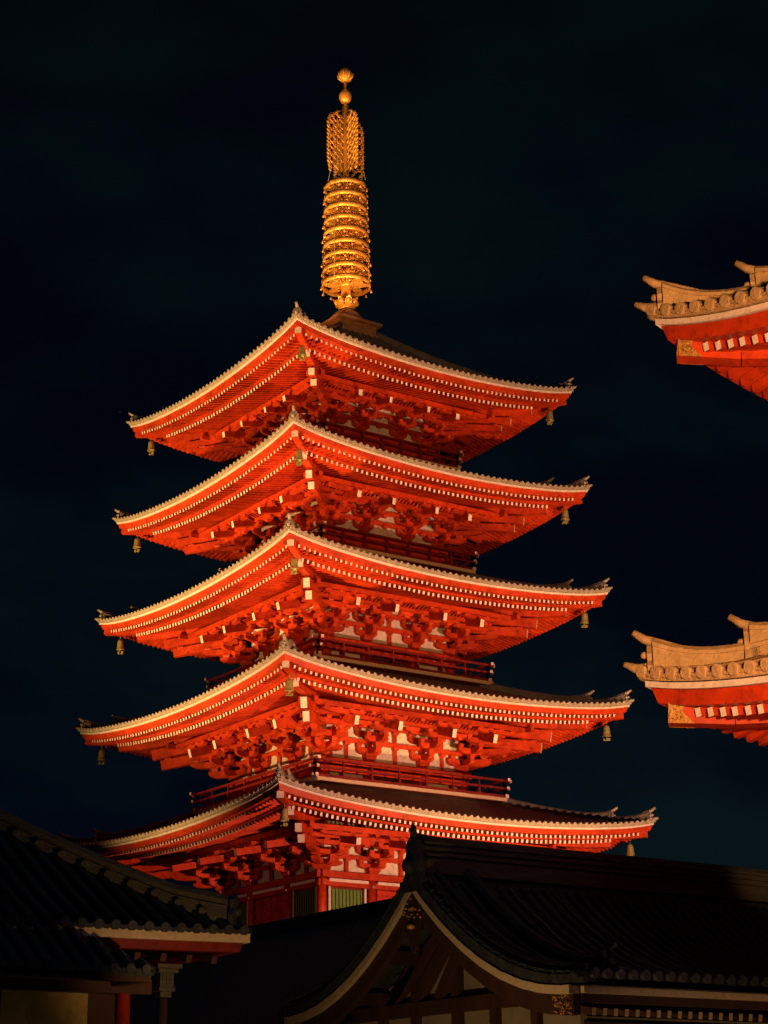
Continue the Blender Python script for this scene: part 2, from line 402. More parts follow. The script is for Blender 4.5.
def facefr(f, half):
    n, t = [((0, 1), (-1, 0)), ((1, 0), (0, 1)), ((0, -1), (1, 0)), ((-1, 0), (0, -1))][f]
    return lambda d, s, z: Vector((n[0]*(half+d)+t[0]*s, n[1]*(half+d)+t[1]*s, z))
roofs = []
for i in range(5):
    k = 1.; E0 = Z[i]-.62
    a, b = (.38, .042) if i == 0 else (.265, .022)
    rf = Roof((0, 0), W[i], W[i], E0, .56, W[i], a, b, tip=.12, p=2.0); roofs.append(rf)
    din = (W[i]-.95) if i == 0 else W[i]-(BAL[i-1]-.35)
    ro = build_roof(rf, pagoda, din)
    build_ridges(rf, ro, din-.02, corners=(0, 1, 3), matn='tile')
    build_ridges(rf, ro, din-.02, corners=(2,), matn='tile')
    build_eave(rf, pagoda, W[i]-BODY[i], collect=pagoda)
    h = BODY[i]; s = h/3.24*1.0; sn = max(s, 1.0)*1.04; zb = ZB[i]
    under = E0-.59+.22*(W[i]-1.17-(h+1.75*sn))      # underside of the base rafters over the purlin
    v = (under-.20-zb)/1.34
    nb = h*.386
    # brackets
    fl = None; co = None
    for f in range(4):
        fr = facefr(f, h)
        for t in (-nb, nb):
            p = fr(0, t, zb); rz = [math.pi/2, 0, -math.pi/2, math.pi][f]
            if fl is None: fl = cluster_flat(s, v, sn).build('bracket_cluster', ['red', 'white'], pagoda); fl.location = p; fl.rotation_euler = (0, 0, rz)
            else: inst(fl, p, rz, pagoda)
    for q, (cx, cy) in enumerate(((1, 1), (-1, 1), (-1, -1), (1, -1))):
        if co is None: co = cluster_corner(sn, v).build('corner_bracket_cluster', ['red', 'white'], pagoda); co.location = (h*cx, h*cy, zb)
        else: inst(co, (h*cx, h*cy, zb), math.pi/2*q, pagoda)
    # purlins and coved ribs
    pm = MB()
    for f in range(4):
        fr = facefr(f, h); n = 1.72*sn; e = h+n+.45
        pm.beam(fr(n, -e, under-.10), fr(n, e, under-.10), .17, .19)
        n2 = 1.08*sn; zz = zb+1.19*v; e = h+n2+.12
        pm.beam(fr(n2, -e, zz+.07), fr(n2, e, zz+.07), .15, .14)
    pu = pm.build('eave_purlin', ['red'], pagoda)
    rb = MB()
    for f in range(4):
        fr = facefr(f, h); n = 1.08*sn; n2 = 1.66*sn; zz = zb+1.19*v+.13; e = h+n
        c = int(2*e/.17)
        for j in range(c+1):
            t = -e+j*2*e/c
            rb.beam(fr(n, t, zz), fr(n2, t, under+.02), .07, .07)
    rb.build('coved_ribs', ['red'], pu)
    # wall behind the brackets: plaster, posts, through-beams
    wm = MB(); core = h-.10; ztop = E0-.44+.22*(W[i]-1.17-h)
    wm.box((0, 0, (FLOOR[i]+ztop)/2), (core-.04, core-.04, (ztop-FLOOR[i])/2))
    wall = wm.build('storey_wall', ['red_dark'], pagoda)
    pl = MB()
    for f in range(4):
        fr = facefr(f, core)
        pl.hexa([fr(-.05, -core+.05, zb), fr(.02, -core+.05, zb), fr(.02, core-.05, zb), fr(-.05, core-.05, zb)]+[fr(-.05, -core+.05, ztop), fr(.02, -core+.05, ztop), fr(.02, core-.05, ztop), fr(-.05, core-.05, ztop)])
    pl.build('plaster_infill', ['plaster'], wall)
    bm_ = MB()
    for f in range(4):
        fr = facefr(f, h); ext = .32
        bm_.beam(fr(.0, -h-ext, zb-.12), fr(.0, h+ext, zb-.12), .34, .235)          # wall beam under the brackets
        bm_.beam(fr(.0, -h-.2, zb-.42), fr(.0, h+.2, zb-.42), .20, .22)
        for zz, hh in ((zb+.62*v+.06, .15), (zb+1.18*v+.07, .15), (zb+1.75*v, .14)):
            if zz < ztop: bm_.beam(fr(0, -h-.5*s, zz), fr(0, h+.5*s, zz), .16, hh)
        if i >= 2:
            for t in (0,): bm_.beam(fr(.0, t, zb), fr(.0, t, ztop-.05), .14, .13, up=Vector((1, 1, 0)))
        if i >= 3:
            for t in (-(nb+h)/2, (nb+h)/2): bm_.beam(fr(0, t, zb), fr(0, t, ztop-.05), .12, .12, up=Vector((1, 1, 0)))
        sb = lambda d, t, z: fr(d, t, z)
        for t in (0, -(nb+h)/2, (nb+h)/2):
            for zz in (zb+.50*v, zb+1.04*v, zb+1.62*v):
                if zz+.15 < ztop: block(bm_, sb, .0, t, zz, .24, .13)
        for t in (0, -(nb+h)/2, (nb+h)/2):      # carved frog-leg struts on the outer purlin line
            boat(bm_, sb, 1.08*sn, t0=t, dz=zb+1.0*v, half=.34*s, h=.16)
            block(bm_, sb, 1.08*sn, t, zb+.92*v, .2, .1)
            block(bm_, sb, 1.72*sn, t, under-.30, .17, .1)
    bm_.build('wall_beams', ['red'], pagoda)
    # columns
    cm = None
    for f in range(4):
        fr = facefr(f, h)
        for t in (-h, -nb, nb):
            p = fr(0, t, FLOOR[i]-.3)
            if cm is None:
                c = MB(); H = zb-.24-FLOOR[i]+.3; c.lathe([(.17, 0), (.175, H*.5), (.165, H)], seg=14); cm = c.build('column', ['red'], pagoda); cm.location = p
            else: inst(cm, p, 0, pagoda)
    # openings
    fz = FLOOR[i]; top = zb-.56
    for f in range(4):
        fr = facefr(f, h-.05)
        for (t0, t1, kind) in ((-h+.24, -nb-.22, 'w'), (-nb+.22, nb-.22, 'd'), (nb+.22, h-.24, 'w')):
            if i == 4:
                if kind == 'w':
                    g = MB(); g.hexa([fr(-.04, t0+.18, fz+.12), fr(.0, t0+.18, fz+.12), fr(.0, t1-.18, fz+.12), fr(-.04, t1-.18, fz+.12)]+[fr(-.04, t0+.18, top-.05), fr(.0, t0+.18, top-.05), fr(.0, t1-.18, top-.05), fr(-.04, t1-.18, top-.05)])
                    n = 9
                    for j in range(n):
                        t = t0+.23+(t1-t0-.46)*j/(n-1)
                        g.beam(fr(.03, t, fz+.12), fr(.03, t, top-.05), .055, .055, up=Vector((1, 1, 0)).normalized() if 0 else Vector((1, 0, 0)))
                    wdw = g.build('lattice_window', ['green'], wall)
                    fm = MB()
                    for tt in (t0+.07, t1-.07): fm.beam(fr(.05, tt, fz+.02), fr(.05, tt, top+.02), .09, .1, up=Vector((1, 0, 0)))
                    fm.beam(fr(.05, t0+.05, fz+.03), fr(.05, t1-.05, fz+.03), .1, .06)
                    fm.build('window_frame', ['white'], wall)
                    s2 = MB(); s2.beam(fr(.16, t0, zb-.42+.10), fr(.16, t1, zb-.42+.10), .06, .11); s2.build('white_trim', ['white'], wall)
                else:
                    g = MB()
                    for e in (0, 1):
                        u0 = t0+(t1-t0)*e/2+.03; u1 = t0+(t1-t0)*(e+1)/2-.03
                        g.box((.02, (u0+u1)/2, (fz+top)/2), (.03, (u1-u0)/2, (top-fz)/2), 0, fr)
                        for j in range(4):
                            zz = fz+.2+j*(top-fz-.4)/3; g.beam(fr(.07, u0, zz), fr(.07, u1, zz), .04, .06)
                    g.build('door', ['red'], wall)
                    s2 = MB(); s2.beam(fr(.16, t0, zb-.42+.10), fr(.16, t1, zb-.42+.10), .06, .11); s2.build('white_trim', ['white'], wall)
            else:
                if kind == 'w':
                    g = MB()
                    for (z0, z1) in ((fz+.42, top+.02), (fz+.12, fz+.34)):
                        g.box((.0, (t0+t1)/2, (z0+z1)/2), (.03, (t1-t0)/2-.03, (z1-z0)/2), 0, fr)
                    g.build('white_panel', ['plaster'], wall)
                else:
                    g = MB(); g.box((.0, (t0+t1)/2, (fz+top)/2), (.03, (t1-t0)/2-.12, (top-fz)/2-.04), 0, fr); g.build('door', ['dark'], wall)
    # metal nail covers on the lowest storey
    if i == 4:
        nm = MB()
        for f in range(4):
            fr = facefr(f, h)
            for t in (-h, -nb, nb, h):
                p = fr(.15, t, zb-.47); nm.lathe([(.001, -.06), (.05, -.04), (.065, 0), (.05, .04), (.001, .06)], p, 10)
        nm.build('nail_cover', ['tile_pale'], wall)
    # balcony
    if BAL[i]:
        B = BAL[i]; fz = FLOOR[i]
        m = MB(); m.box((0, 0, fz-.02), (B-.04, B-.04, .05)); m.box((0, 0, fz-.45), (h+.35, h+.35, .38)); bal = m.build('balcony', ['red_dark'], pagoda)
        m = MB()
        for f in range(4):
            fr = facefr(f, B); m.beam(fr(0, -B-.05, fz), fr(0, B+.05, fz), .10, .13)
        m.build('floor_edge', ['tan_paint'], bal)
        for f in range(4):
            fr = facefr(f, B-.10); m = MB(); Bh = B-.10
            for zz, w_, ex in ((.76, .085, .28), (.46, .075, .20), (.14, .10, .12)):
                m.beam(fr(0, -Bh-ex, fz+zz), fr(0, Bh+ex, fz+zz), w_, w_)
                for e in (-1, 1): m.beam(fr(0, e*(Bh+ex), fz+zz), fr(0, e*(Bh+ex+.03), fz+zz), w_+.03, w_+.03, 1)
            n = 7
            for j in range(n+1):
                t = -Bh+2*Bh*j/n
                m.beam(fr(0, t, fz+.05), fr(0, t, fz+(.8 if j in (0, n) else .46)), .085, .085, up=Vector((1, 0, 0)))
                if 0 < j < n: m.beam(fr(0, t, fz+.48), fr(0, t, fz+.74), .06, .06, up=Vector((1, 0, 0)))
            m.build('railing', ['red_dark', 'white'], bal)
flush_rafters()

# podium below the first storey
m = MB(); m.box((0, 0, 4.2), (7.2, 7.2, 4.2)); m.box((0, 0, 8.6), (7.6, 7.6, .2)); m.box((0, 0, .25), (7.8, 7.8, .25))
pod = m.build('podium', ['stone'], pagoda)
for f in range(4):
    fr = facefr(f, 7.2); m = MB()
    for t in (-4.6, -1.6, 1.6, 4.6): m.box((.03, t, 3.4), (.05, .9, 1.5), 0, fr)
    m.build('podium_panel', ['red_dark'], pod)
m = MB(); m.box((0, 0, 9.14), (4.6, 4.6, .34)); m.build('first_floor_step', ['tan_paint'], pagoda)

# ------------------------------------------------------------------ finial
fin = MB()
fin.lathe([(.22, 34.9), (.22, 37.4), (.15, 37.5), (.14, 42.6), (.15, 43.5), (.14, 46.0), (.07, 46.1), (.07, 47.6)], seg=14)
finial = fin.build('finial', ['gold'], pagoda)
m = MB(); m.box((0, 0, 34.90), (.92, .92, .28)); m.box((0, 0, 35.17), (1.12, 1.12, .06)); m.box((0, 0, 34.6), (1.06, 1.06, .05)); m.build('dew_basin', ['copper'], finial)
m = MB(); m.lathe([(.76, 35.23), (.77, 35.35), (.70, 35.62), (.52, 35.85), (.34, 35.95), (.30, 36.05)], seg=24); m.build('inverted_bowl', ['copper'], finial)
m = MB(); m.lathe([(.30, 36.03), (.36, 36.1), (.3, 36.2)], seg=16)
for j in range(8):
    a = 2*math.pi*(j+.5)/8; c, s_ = math.cos(a), math.sin(a)
    m.grid([[Vector((c*r_-s_*w_, s_*r_+c*w_, z_)) for w_ in (-q, -q*.5, 0, q*.5, q)] for r_, z_, q in ((.26, 36.1, .10), (.42, 36.2, .16), (.48, 36.36, .13), (.58, 36.5, .02))], 0)
    m.lathe([(.001, -.14), (.10, -.1), (.14, 0), (.1, .1), (.001, .14)], (c*.42, s_*.42, 36.36), 8)
m.build('lotus_petals', ['gold'], finial)
for j in range(9):
    zc = 37.22+.585*j; rr_ = 1.06-.017*j
    m = MB(); m.lathe([(rr_, -.12), (rr_, .11), (rr_-.05, .11), (rr_-.05, -.12)], (0, 0, 0), 36, closed=True)
    m.lathe([(.26, -.10), (.26, .10), (.14, .10), (.14, -.10)], (0, 0, 0), 14, closed=True)
    for q in range(8):
        a = 2*math.pi*q/8+.15; c, s_ = math.cos(a), math.sin(a)
        m.beam((c*.24, s_*.24, 0), (c*(rr_-.02), s_*(rr_-.02), 0), .055, .07)
        for (r0, da, r1, db) in ((.3, 0, .62, .32), (.62, .32, .96, .05)):
            for sg in (-1, 1):
                m.beam((math.cos(a+sg*da)*r0, math.sin(a+sg*da)*r0, .0), (math.cos(a+sg*db)*r1, math.sin(a+sg*db)*r1, .0), .05, .06)
    for q in range(12):
        a = 2*math.pi*q/12; m.lathe([(.001, .06), (.03, .03), (.055, -.1), (.001, -.11)], (math.cos(a)*(rr_+.03), math.sin(a)*(rr_+.03), -.2), 6)
    o = m.build('finial_ring', ['gold'], finial); o.location = (0, 0, zc); o.rotation_euler = (random.uniform(-.012, .012), random.uniform(-.012, .012), random.uniform(-.2, .2))
# water-flame plates: openwork of curling tongues
def flame_plate(ang):
    m = MB(); c, s_ = math.cos(ang), math.sin(ang); th = Vector((-s_*.035, c*.035, 0))
    P = lambda x, z: Vector((c*x, s_*x, z))
    z0, z1 = 42.55, 45.75
    def edge(z):
        u = max(0, min(1, (z-z0)/(z1-z0))); return .12+.80*min(1, (1-u)*4.5)**.5*(min(1, .86+u*.9))
    # curling tongues rising outwards, cut at the outline
    for row in range(9):
        for cc in range(4):
            x = .22+.19*cc+random.uniform(-.025, .025); z = z0+.28+row*.33+(.0 if cc % 2 else .16)+random.uniform(-.05, .05)
            if z > z1-.12 or x > edge(z)-.02: continue
            pts = []
            for j in range(7):
                u = j/6; xx = x-.09+.17*math.sin(u*2.6); zz = z-.16+.34*u
                pts.append(P(min(xx, edge(zz)+.06), zz))
            m.tube(pts, .036, 5, rr=[.045, .045, .04, .04, .035, .03, .018])
            m.tube([P(x+.02, z+.02), P(x+.10, z+.10), P(x+.09, z+.19), P(x+.03, z+.17)], .03, 5, rr=[.035, .035, .028, .015])
            if random.random() < .75: m.beam(P(x-.10, z-.1), P(x+.1, z+.0+random.uniform(-.06, .06)), .045, .04)
    n = 16; pr = None
    for j in range(n+1):
        z = z0+.05+(z1-z0-.08)*j/n; x = edge(z)
        p = P(x, z)
        if pr is not None: m.tube([pr, (pr+p)/2+P(.02, 0), p], .032, 5)
        pr = p
        if j % 1 == 0 and j < n-1:
            m.tube([P(x-.04, z-.04), P(x+.05, z+.05), P(x+.045, z+.16)], .03, 5, rr=[.045, .035, .012])
    for j in range(6): m.beam(P(.1, z0+.35+j*.5), P(edge(z0+.35+j*.5), z0+.45+j*.5), .045, .04)
    return m
for j in range(4): flame_plate(math.pi/2*j).build('water_flame_plate', ['gold'], finial)
m = MB(); m.lathe([(.06, 46.22), (.20, 46.27), (.285, 46.45), (.28, 46.62), (.20, 46.80), (.06, 46.88)], seg=18); m.build('dragon_wheel_ball', ['gold'], finial)
m = MB(); m.lathe([(.06, 47.3), (.2, 47.36), (.31, 47.52), (.325, 47.66), (.25, 47.86), (.10, 47.99), (.001, 48.08)], seg=18)
for j in range(8):
    a = 2*math.pi*j/8
    m.tube([(math.cos(a)*.2, math.sin(a)*.2, 47.38), (math.cos(a)*.31, math.sin(a)*.31, 47.52), (math.cos(a)*.335, math.sin(a)*.335, 47.64), (math.cos(a)*.38, math.sin(a)*.38, 47.70)], .04, 6, rr=[.03, .05, .04, .012])
m.build('sacred_jewel', ['gold'], finial)

m = MB()
for a in (.5, 2.07, 3.64, 5.21):
    c, s_ = math.cos(a), math.sin(a)
    m.tube([(c*.13, s_*.13, 46.1), (c*.5, s_*.5, 44.2), (c*.98, s_*.98, 42.1)], .012, 4)
    m.tube([(c*1.11, s_*1.11, 37.0), (c*1.07, s_*1.07, 39.6), (c*.98, s_*.98, 42.1)], .014, 4)
m.build('stay_wire', ['bronze'], finial)

# ------------------------------------------------------------------ wind bells
def bell_mesh():
    m = MB(); m.tube([(0, 0, .02), (0, 0, -.2)], .012, 5)
    m.lathe([(.03, -.18), (.09, -.2), (.12, -.28), (.135, -.45), (.165, -.60), (.18, -.62), (.16, -.62), (.12, -.46), (.1, -.3), (.001, -.24)], seg=14)
    m.tube([(0, 0, -.4), (0, 0, -.70)], .01, 5); m.box((0, 0, -.74), (.13, .012, .05)); m.box((0, 0, -.74), (.012, .13, .05))
    return m
tiernames = ['topmost', 'second highest', 'middle', 'second lowest', 'lowest']
cornern = {(1, 1): 'near front', (-1, 1): 'right hand', (1, -1): 'left hand'}
b0 = None
for i in range(5):
    for (cx, cy), nm in cornern.items():
        if i == 4 and nm == 'left hand': continue
        d = .74; p = ((W[i]-d)*cx, (W[i]-d)*cy, roofs[i].Ed(d)-.56)
        if b0 is None: b0 = bell_mesh().build('wind_bell', ['bronze']); o = b0
        else: o = inst(b0, p)
        o.location = p; o.rotation_euler = (random.uniform(-.07, .07), random.uniform(-.07, .07), .3+i*1.7)
        o['label'] = 'bronze wind bell hanging under the %s corner of the %s pagoda roof' % (nm, tiernames[i]); o['category'] = 'bell'; o['group'] = 'wind bells under the pagoda eaves'

# ------------------------------------------------------------------ temple gate at the right edge
GW, GL = 6.5, 11.0
gate = thing('temple_gate', 'tall red two storey temple gate with pale tiled roofs reaching in from the right edge', 'gate', (19.48-GW, 38.62+GL, 0))
def gate_roof(Wx, Wy, y0, E0, rise, din, a, b):
    rf = Roof((0, y0), Wx, Wy, E0, rise, 5.2, a, b, k=1.45, p=1.9, tip=.05)
    ro = build_roof(rf, gate, din, sp=.365, r=.098, tilemat='gate_tile', edgemat='gate_tile')
    return rf, ro
glow, glo_roof = gate_roof(GW, GL, -.3, 8.85, .60, 4.2, .34, .03)
gup, gup_roof = gate_roof(GW, GL-.25, .25, 15.10, .92, 6.2, .42, .05)
for rf, ro, dn in ((glow, glo_roof, 4.1), (gup, gup_roof, 6.0)):
    build_ridges(rf, ro, dn, k=1.35, corners=(0, 1, 2, 3), first=.22, second=1.40, h1=.30, h2=.42, w=.27, matn='gate_tile', capmat='gate_tile')
    build_eave(rf, gate, 3.3, k=1.45, sp=.29, collect=gate)
    # gilt fittings on the hip rafter ends
for rf in (glow, gup):
    for q in (0, 1, 2, 3):
        a_ = rf.diag(q, .26*1.45, rf.Ed(.377)-.46*1.45); b_ = rf.diag(q, .8*1.45, rf.Ed(1.16)-.40*1.45)
        m = MB(); dirx = (b_-a_).normalized(); rt = Vector((-dirx.y, dirx.x, 0)).normalized()
        for sg in (-1, 1):
            o_ = a_+rt*sg*.184
            m.prism([o_+Vector((0, 0, -.222)), o_+dirx*.42+Vector((0, 0, -.222)), o_+dirx*.22+Vector((0, 0, -.02)), o_+dirx*.34+Vector((0, 0, .215)), o_+Vector((0, 0, .215))], rt*sg*.012)
            for j in range(30):
                uu, vv = random.uniform(.02, .30), random.uniform(-.18, .18)
                if uu > .36-.2*(1-abs(vv)/.2): continue
                cpt = o_+rt*sg*.016+dirx*uu+Vector((0, 0, vv)); q_ = random.uniform(0, 6.28)
                e1 = dirx*math.cos(q_)*.03+Vector((0, 0, math.sin(q_)*.03)); e2 = dirx*math.cos(q_+1.9)*.03+Vector((0, 0, math.sin(q_+1.9)*.03))
                m.tube([cpt-e1, cpt, cpt+e2], .011, 5)
        m.beam(a_-dirx*.014, a_-dirx*.001, .38, .45)
        m.build('gilt_fitting', ['gilt_old'], gate)
flush_rafters()
m = MB(); m.box((0, 0, 14.0), (GW-3.2, GL-3.2, 1.6)); m.box((0, 0, 10.9), (GW-2.9, GL-2.9, .5)); gw_ = m.build('gate_wall', ['red'], gate)
m = MB()
for sx in (-1, 1):
    for j in range(7):
        y = -GL+3.6+j*(2*(GL-3.6)/6); m.box((sx*(GW-3.19), y, 13.4), (.02, .75, .9))
for sy in (-1, 1):
    for j in range(3): m.box((-2+j*2, sy*(GL-3.19), 13.4), (.75, .02, .9))
m.build('plaster_infill', ['plaster'], gw_)
c0 = None
for sx in (-1, 0, 1):
    for j in range(6):
        p = (sx*(GW-3.3), -GL+3.4+j*(2*(GL-3.4)/5), 0)
        if c0 is None: c = MB(); c.lathe([(.36, 0), (.36, .2), (.3, .22), (.3, 9.0)], seg=18); c0 = c.build('column', ['red'], gate); c0.location = p
        else: inst(c0, p, 0, gate)
m = MB()
for sx in (-1, 0, 1): m.beam((sx*(GW-3.3), -GL+3, 8.3), (sx*(GW-3.3), GL-3, 8.3), .3, .5)
for j in range(6): y = -GL+3.4+j*(2*(GL-3.4)/5); m.beam((-GW+3, y, 7.9), (GW-3, y, 7.9), .3, .45)
m.build('tie_beam', ['red'], gate)
m = MB(); m.box((0, 0, 9.9), (GW-2.4, GL-2.4, .12))
for sx in (-1, 1):
    for zz in (.3, .6, .95): m.beam((sx*(GW-2.5), -GL+2.3, 10+zz), (sx*(GW-2.5), GL-2.3, 10+zz), .1, .1)
    for j in range(12): y = -GL+2.5+j*(2*(GL-2.5)/11); m.box((sx*(GW-2.5), y, 10.5), (.06, .06, .5))
m.build('balcony', ['red'], gate)

# ------------------------------------------------------------------ dark gabled hall, lower right
AX, AY = 23.41, 37.04
hall = thing('gabled_hall', 'dark tiled temple hall with a curved cream bargeboard gable in the lower right foreground', 'temple hall', (0, 0, 0))
HALF = 3.85; XE = 8.0      # far end of the ridge
def gz(d):                 # underside line of the bargeboard: d distance from the centre plane
    return 3.73+1.88*(1-min(d, HALF)/HALF)**2.0
def gtop(d): return gz(d)+.36-.10*min(d/HALF, 1)
m = MB()
nd = 14
for sg in (-1, 1):
    rows = []
    for j in range(nd+1):
        d = HALF*1.03*j/nd; rows.append([Vector((x, AY+sg*d, gtop(d))) for x in (AX+.05, AX-3, AX-6, AX-10, XE)])
    m.grid(rows, 0)
    rows = []
    for j in range(nd+1):
        d = HALF*1.03*j/nd; rows.append([Vector((x, AY+sg*d, gz(d)+.10)) for x in (AX-.02, AX-3, AX-6, AX-10, XE)])
    m.grid(rows, 0)
    x = AX-.28; n = 0
    while x > XE:
        pts = [Vector((x, AY+sg*HALF*1.045*j/nd, gtop(HALF*1.045*j/nd)+.02)) for j in range(1, nd+1)]
        m.tube(pts, .06, 7, cap=True)
        p = pts[-1]; m.tube([p+Vector((0, sg*.05, 0)), p-Vector((0, sg*.05, 0))], .075, 9)
        x -= .245
    # staggered courses of flat tile between the rows
    for j in range(1, 24):
        d = HALF*1.02*j/24; zz = gtop(d)
        m.beam((AX-.05, AY+sg*d, zz+.004), (XE, AY+sg*d, zz+.004), .05, .035)
ro = m.build('roof', ['dark_tile'], hall)
# verge tiles hanging over the gable: stepped row of round ends along the slope
for sg in (-1, 1):
    m = MB(); n = 19
    for j in range(n):
        d = .15+HALF*.98*(j)/(n-1); z = gtop(d)-.04
        m.tube([(AX+.03, AY+sg*d, z), (AX-.35, AY+sg*d, z+.02)], .082, 9)
        m.box((AX-.03, AY+sg*(d+.1), z-.05), (.045, .1, .035))
    rows = []
    for j in range(nd+1):
        d = HALF*1.0*j/nd; rows.append([Vector((x, AY+sg*d, z)) for x, z in ((AX+.02, gtop(d)+.06), (AX-.32, gtop(d)+.06), (AX-.32, gz(d)+.11), (AX+.02, gz(d)+.11))])
    m.sweep(rows)
    for off in (-.12, -.34):
        m.tube([(AX+off, AY+sg*HALF*1.0*j/nd, gtop(HALF*1.0*j/nd)+.1) for j in range(0, nd+1)], .075, 8)
    m.build('verge_tiles', ['dark_tile'], hall)
# main ridge: stacked courses
m = MB(); zr = gtop(0)
for (hw, z0, z1) in ((.24, -.1, .12), (.19, .12, .18), (.22, .18, .22), (.18, .22, .28), (.21, .28, .32), (.17, .32, .38), (.20, .38, .42)):
    m.box(((AX-.1+XE)/2, AY, zr+(z0+z1)/2), ((AX-.1-XE)/2, hw, (z1-z0)/2-.001))
m.tube([(AX-.05, AY, zr+.46), (AX-.5, AY, zr+.44), (AX-2, AY, zr+.44), (XE, AY, zr+.44)], .1, 10, rr=[.11, .1, .1, .1])
rd = m.build('main_ridge', ['ridge_tile'], hall)
m = MB(); X = AX+.02
outl = [(-.34, -.45), (-.40, -.28), (-.30, -.12), (-.36, .05), (-.24, .18), (-.26, .34), (-.12, .45), (0, .5), (.12, .45), (.26, .34), (.24, .18), (.36, .05), (.30, -.12), (.40, -.28), (.34, -.45)]
m.prism([(X-.08, AY+.08+x*.62, zr+.03+z*.95) for x, z in outl], (.14, 0, 0))
m.lathe([(.001, -.13), (.1, -.09), (.13, 0), (.1, .09), (.001, .13)], (X+.08, AY+.05, zr+.02), 10)
m.tube([(X-.2, AY+.08, zr+.44), (X+.02, AY+.1, zr+.50), (X+.1, AY+.2, zr+.64)], .07, 8, rr=[.08, .075, .04])
m.build('ridge_end_tile', ['dark_tile'], rd)
# descending ridges on both slopes
for sg in (-1, 1):
    rows = []
    for j in range(nd+1):
        d = .25+(HALF*.84)*j/nd; z = gtop(d); l = .10*max(0, (j/nd-.8)*5)
        rows.append([Vector((AX-.98+x, AY+sg*d, z+zz+l*(zz > 0))) for x, zz in ((-.13, -.02), (-.12, .2), (-.05, .27), (.05, .27), (.12, .2), (.13, -.02))])
    m = MB(); m.sweep(rows)
    dr = m.build('descending_ridge', ['dark_tile'], hall)
    d = .25+HALF*.84; z = gtop(d)
    m = MB(); m.prism([(AX-.98+x, AY+sg*(d+.01), z+zz) for x, zz in ((-.2, -.03), (-.22, .12), (-.13, .2), (-.15, .34), (0, .44), (.15, .34), (.13, .2), (.22, .12), (.2, -.03))], (0, sg*.08, 0))
    m.lathe([(.001, -.08), (.07, -.05), (.09, 0), (.07, .05), (.001, .08)], (AX-.98, AY+sg*(d+.1), z+.18), 9)
    m.tube([(AX-.98, AY+sg*(d-.2), z+.34), (AX-.98, AY+sg*(d+.05), z+.38), (AX-.98, AY+sg*(d+.25), z+.46)], .055, 8, rr=[.06, .055, .03])
    m.build('ridge_end_tile', ['dark_tile'], dr)
m = MB(); m.tube([(AX-1.7+.05*math.sin(j*1.7), AY+.35+(HALF*.85)*j/12, gtop(.35+HALF*.85*j/12)+.10+.015*math.sin(j*2.1)) for j in range(13)], .012, 5)
m.tube([(AX-2.6-.2*j/12, AY+.3+(HALF*.8)*j/12, gtop(.3+HALF*.8*j/12)+.10) for j in range(13)], .010, 5)
m.build('lightning_cable', ['tile_pale'], hall)
# bargeboards: cream upper lip, dark red board, gilt fitting, pendant
for sg in (-1, 1):
    def rowsof(x0, x1, t0, t1, n=22):
        rr = []
        for j in range(n+1):
            d = HALF*1.0*j/n; z = gz(d); wv = .004*math.sin(j*2.3)
            rr.append([Vector((x, AY+sg*d, z+zz+wv)) for x, zz in ((x0, t0), (x1, t0), (x1, t1), (x0, t1))])
        return rr
    m = MB(); m.sweep(rowsof(AX-.14, AX+.05, -.01, .115)); bb = m.build('bargeboard', ['tan_paint'], hall)
    m = MB(); m.sweep(rowsof(AX-.15, AX-.03, -.30, -.012))
    for q_ in range(60):
        d = HALF*random.uniform(.885, .99); z = gz(d)-random.uniform(.03, .27); t_ = random.uniform(0, 6.28)
        e1 = Vector((0, math.cos(t_), math.sin(t_)))*.028; e2 = Vector((0, math.cos(t_+2), math.sin(t_+2)))*.028; c_ = Vector((AX-.02, AY+sg*d, z))
        m.tube([c_-e1, c_+Vector((.012, 0, 0)), c_+e2], .009, 5, 1)
    m.build('red_board', ['wood', 'gold'], bb)
m = MB(); poly = [(0, .02), (.16, -.1), (.30, -.34), (.22, -.46), (.25, -.62), (.12, -.66), (.08, -.9), (0, -1.0), (-.08, -.9), (-.12, -.66), (-.25, -.62), (-.22, -.46), (-.30, -.34), (-.16, -.1)]
m.prism([(AX-.03, AY+x, gz(0)-.06+z*.95) for x, z in poly], (.05, 0, 0))
for j in range(26):
    a_ = random.uniform(-.24, .24); z = gz(0)-.14-random.uniform(0, .34)
    if abs(a_) < .05+(gz(0)-.06-z)*.7: m.tube([(AX+.025, AY+a_-.02, z), (AX+.035, AY+a_, z+.025), (AX+.025, AY+a_+.02, z)], .011, 5, 1)
m.lathe([(.001, -.05), (.06, -.03), (.075, 0), (.06, .03), (.001, .05)], (AX+.05, AY, gz(0)-.58), 10, 1)
m.build('gable_pendant', ['wood', 'gold'], hall)
# gable wall with timber framing
GX = 22.5
m = MB(); m.prism([(GX, AY+sg_*d, z) for sg_, d, z in [(-1, HALF-.9, 0), (-1, HALF-.9, gz(HALF-.9)+.05), (-1, 1.8, gz(1.8)+.05), (-1, .9, gz(.9)+.05), (1, 0, gz(0)+.05), (1, .9, gz(.9)+.05), (1, 1.8, gz(1.8)+.05), (1, HALF-.9, gz(HALF-.9)+.05), (1, HALF-.9, 0)]], (-.12, 0, 0)); gwall = m.build('gable_wall', ['grey_plaster'], hall)
m = MB()
m.beam((GX+.06, AY-3.0, 3.83), (GX+.06, AY+3.0, 3.83), .22, .22)
m.beam((GX+.05, AY-2.95, 3.05), (GX+.05, AY+2.95, 3.05), .2, .24)
for y, w_ in ((0, .2), (-1.15, .16), (.98, .16), (-2.1, .16), (2.0, .16)):
    m.beam((GX+.04, AY+y, 0), (GX+.04, AY+y, min(gz(abs(y))+.05, 5.6)), w_, .16, up=Vector((1, 0, 0)))
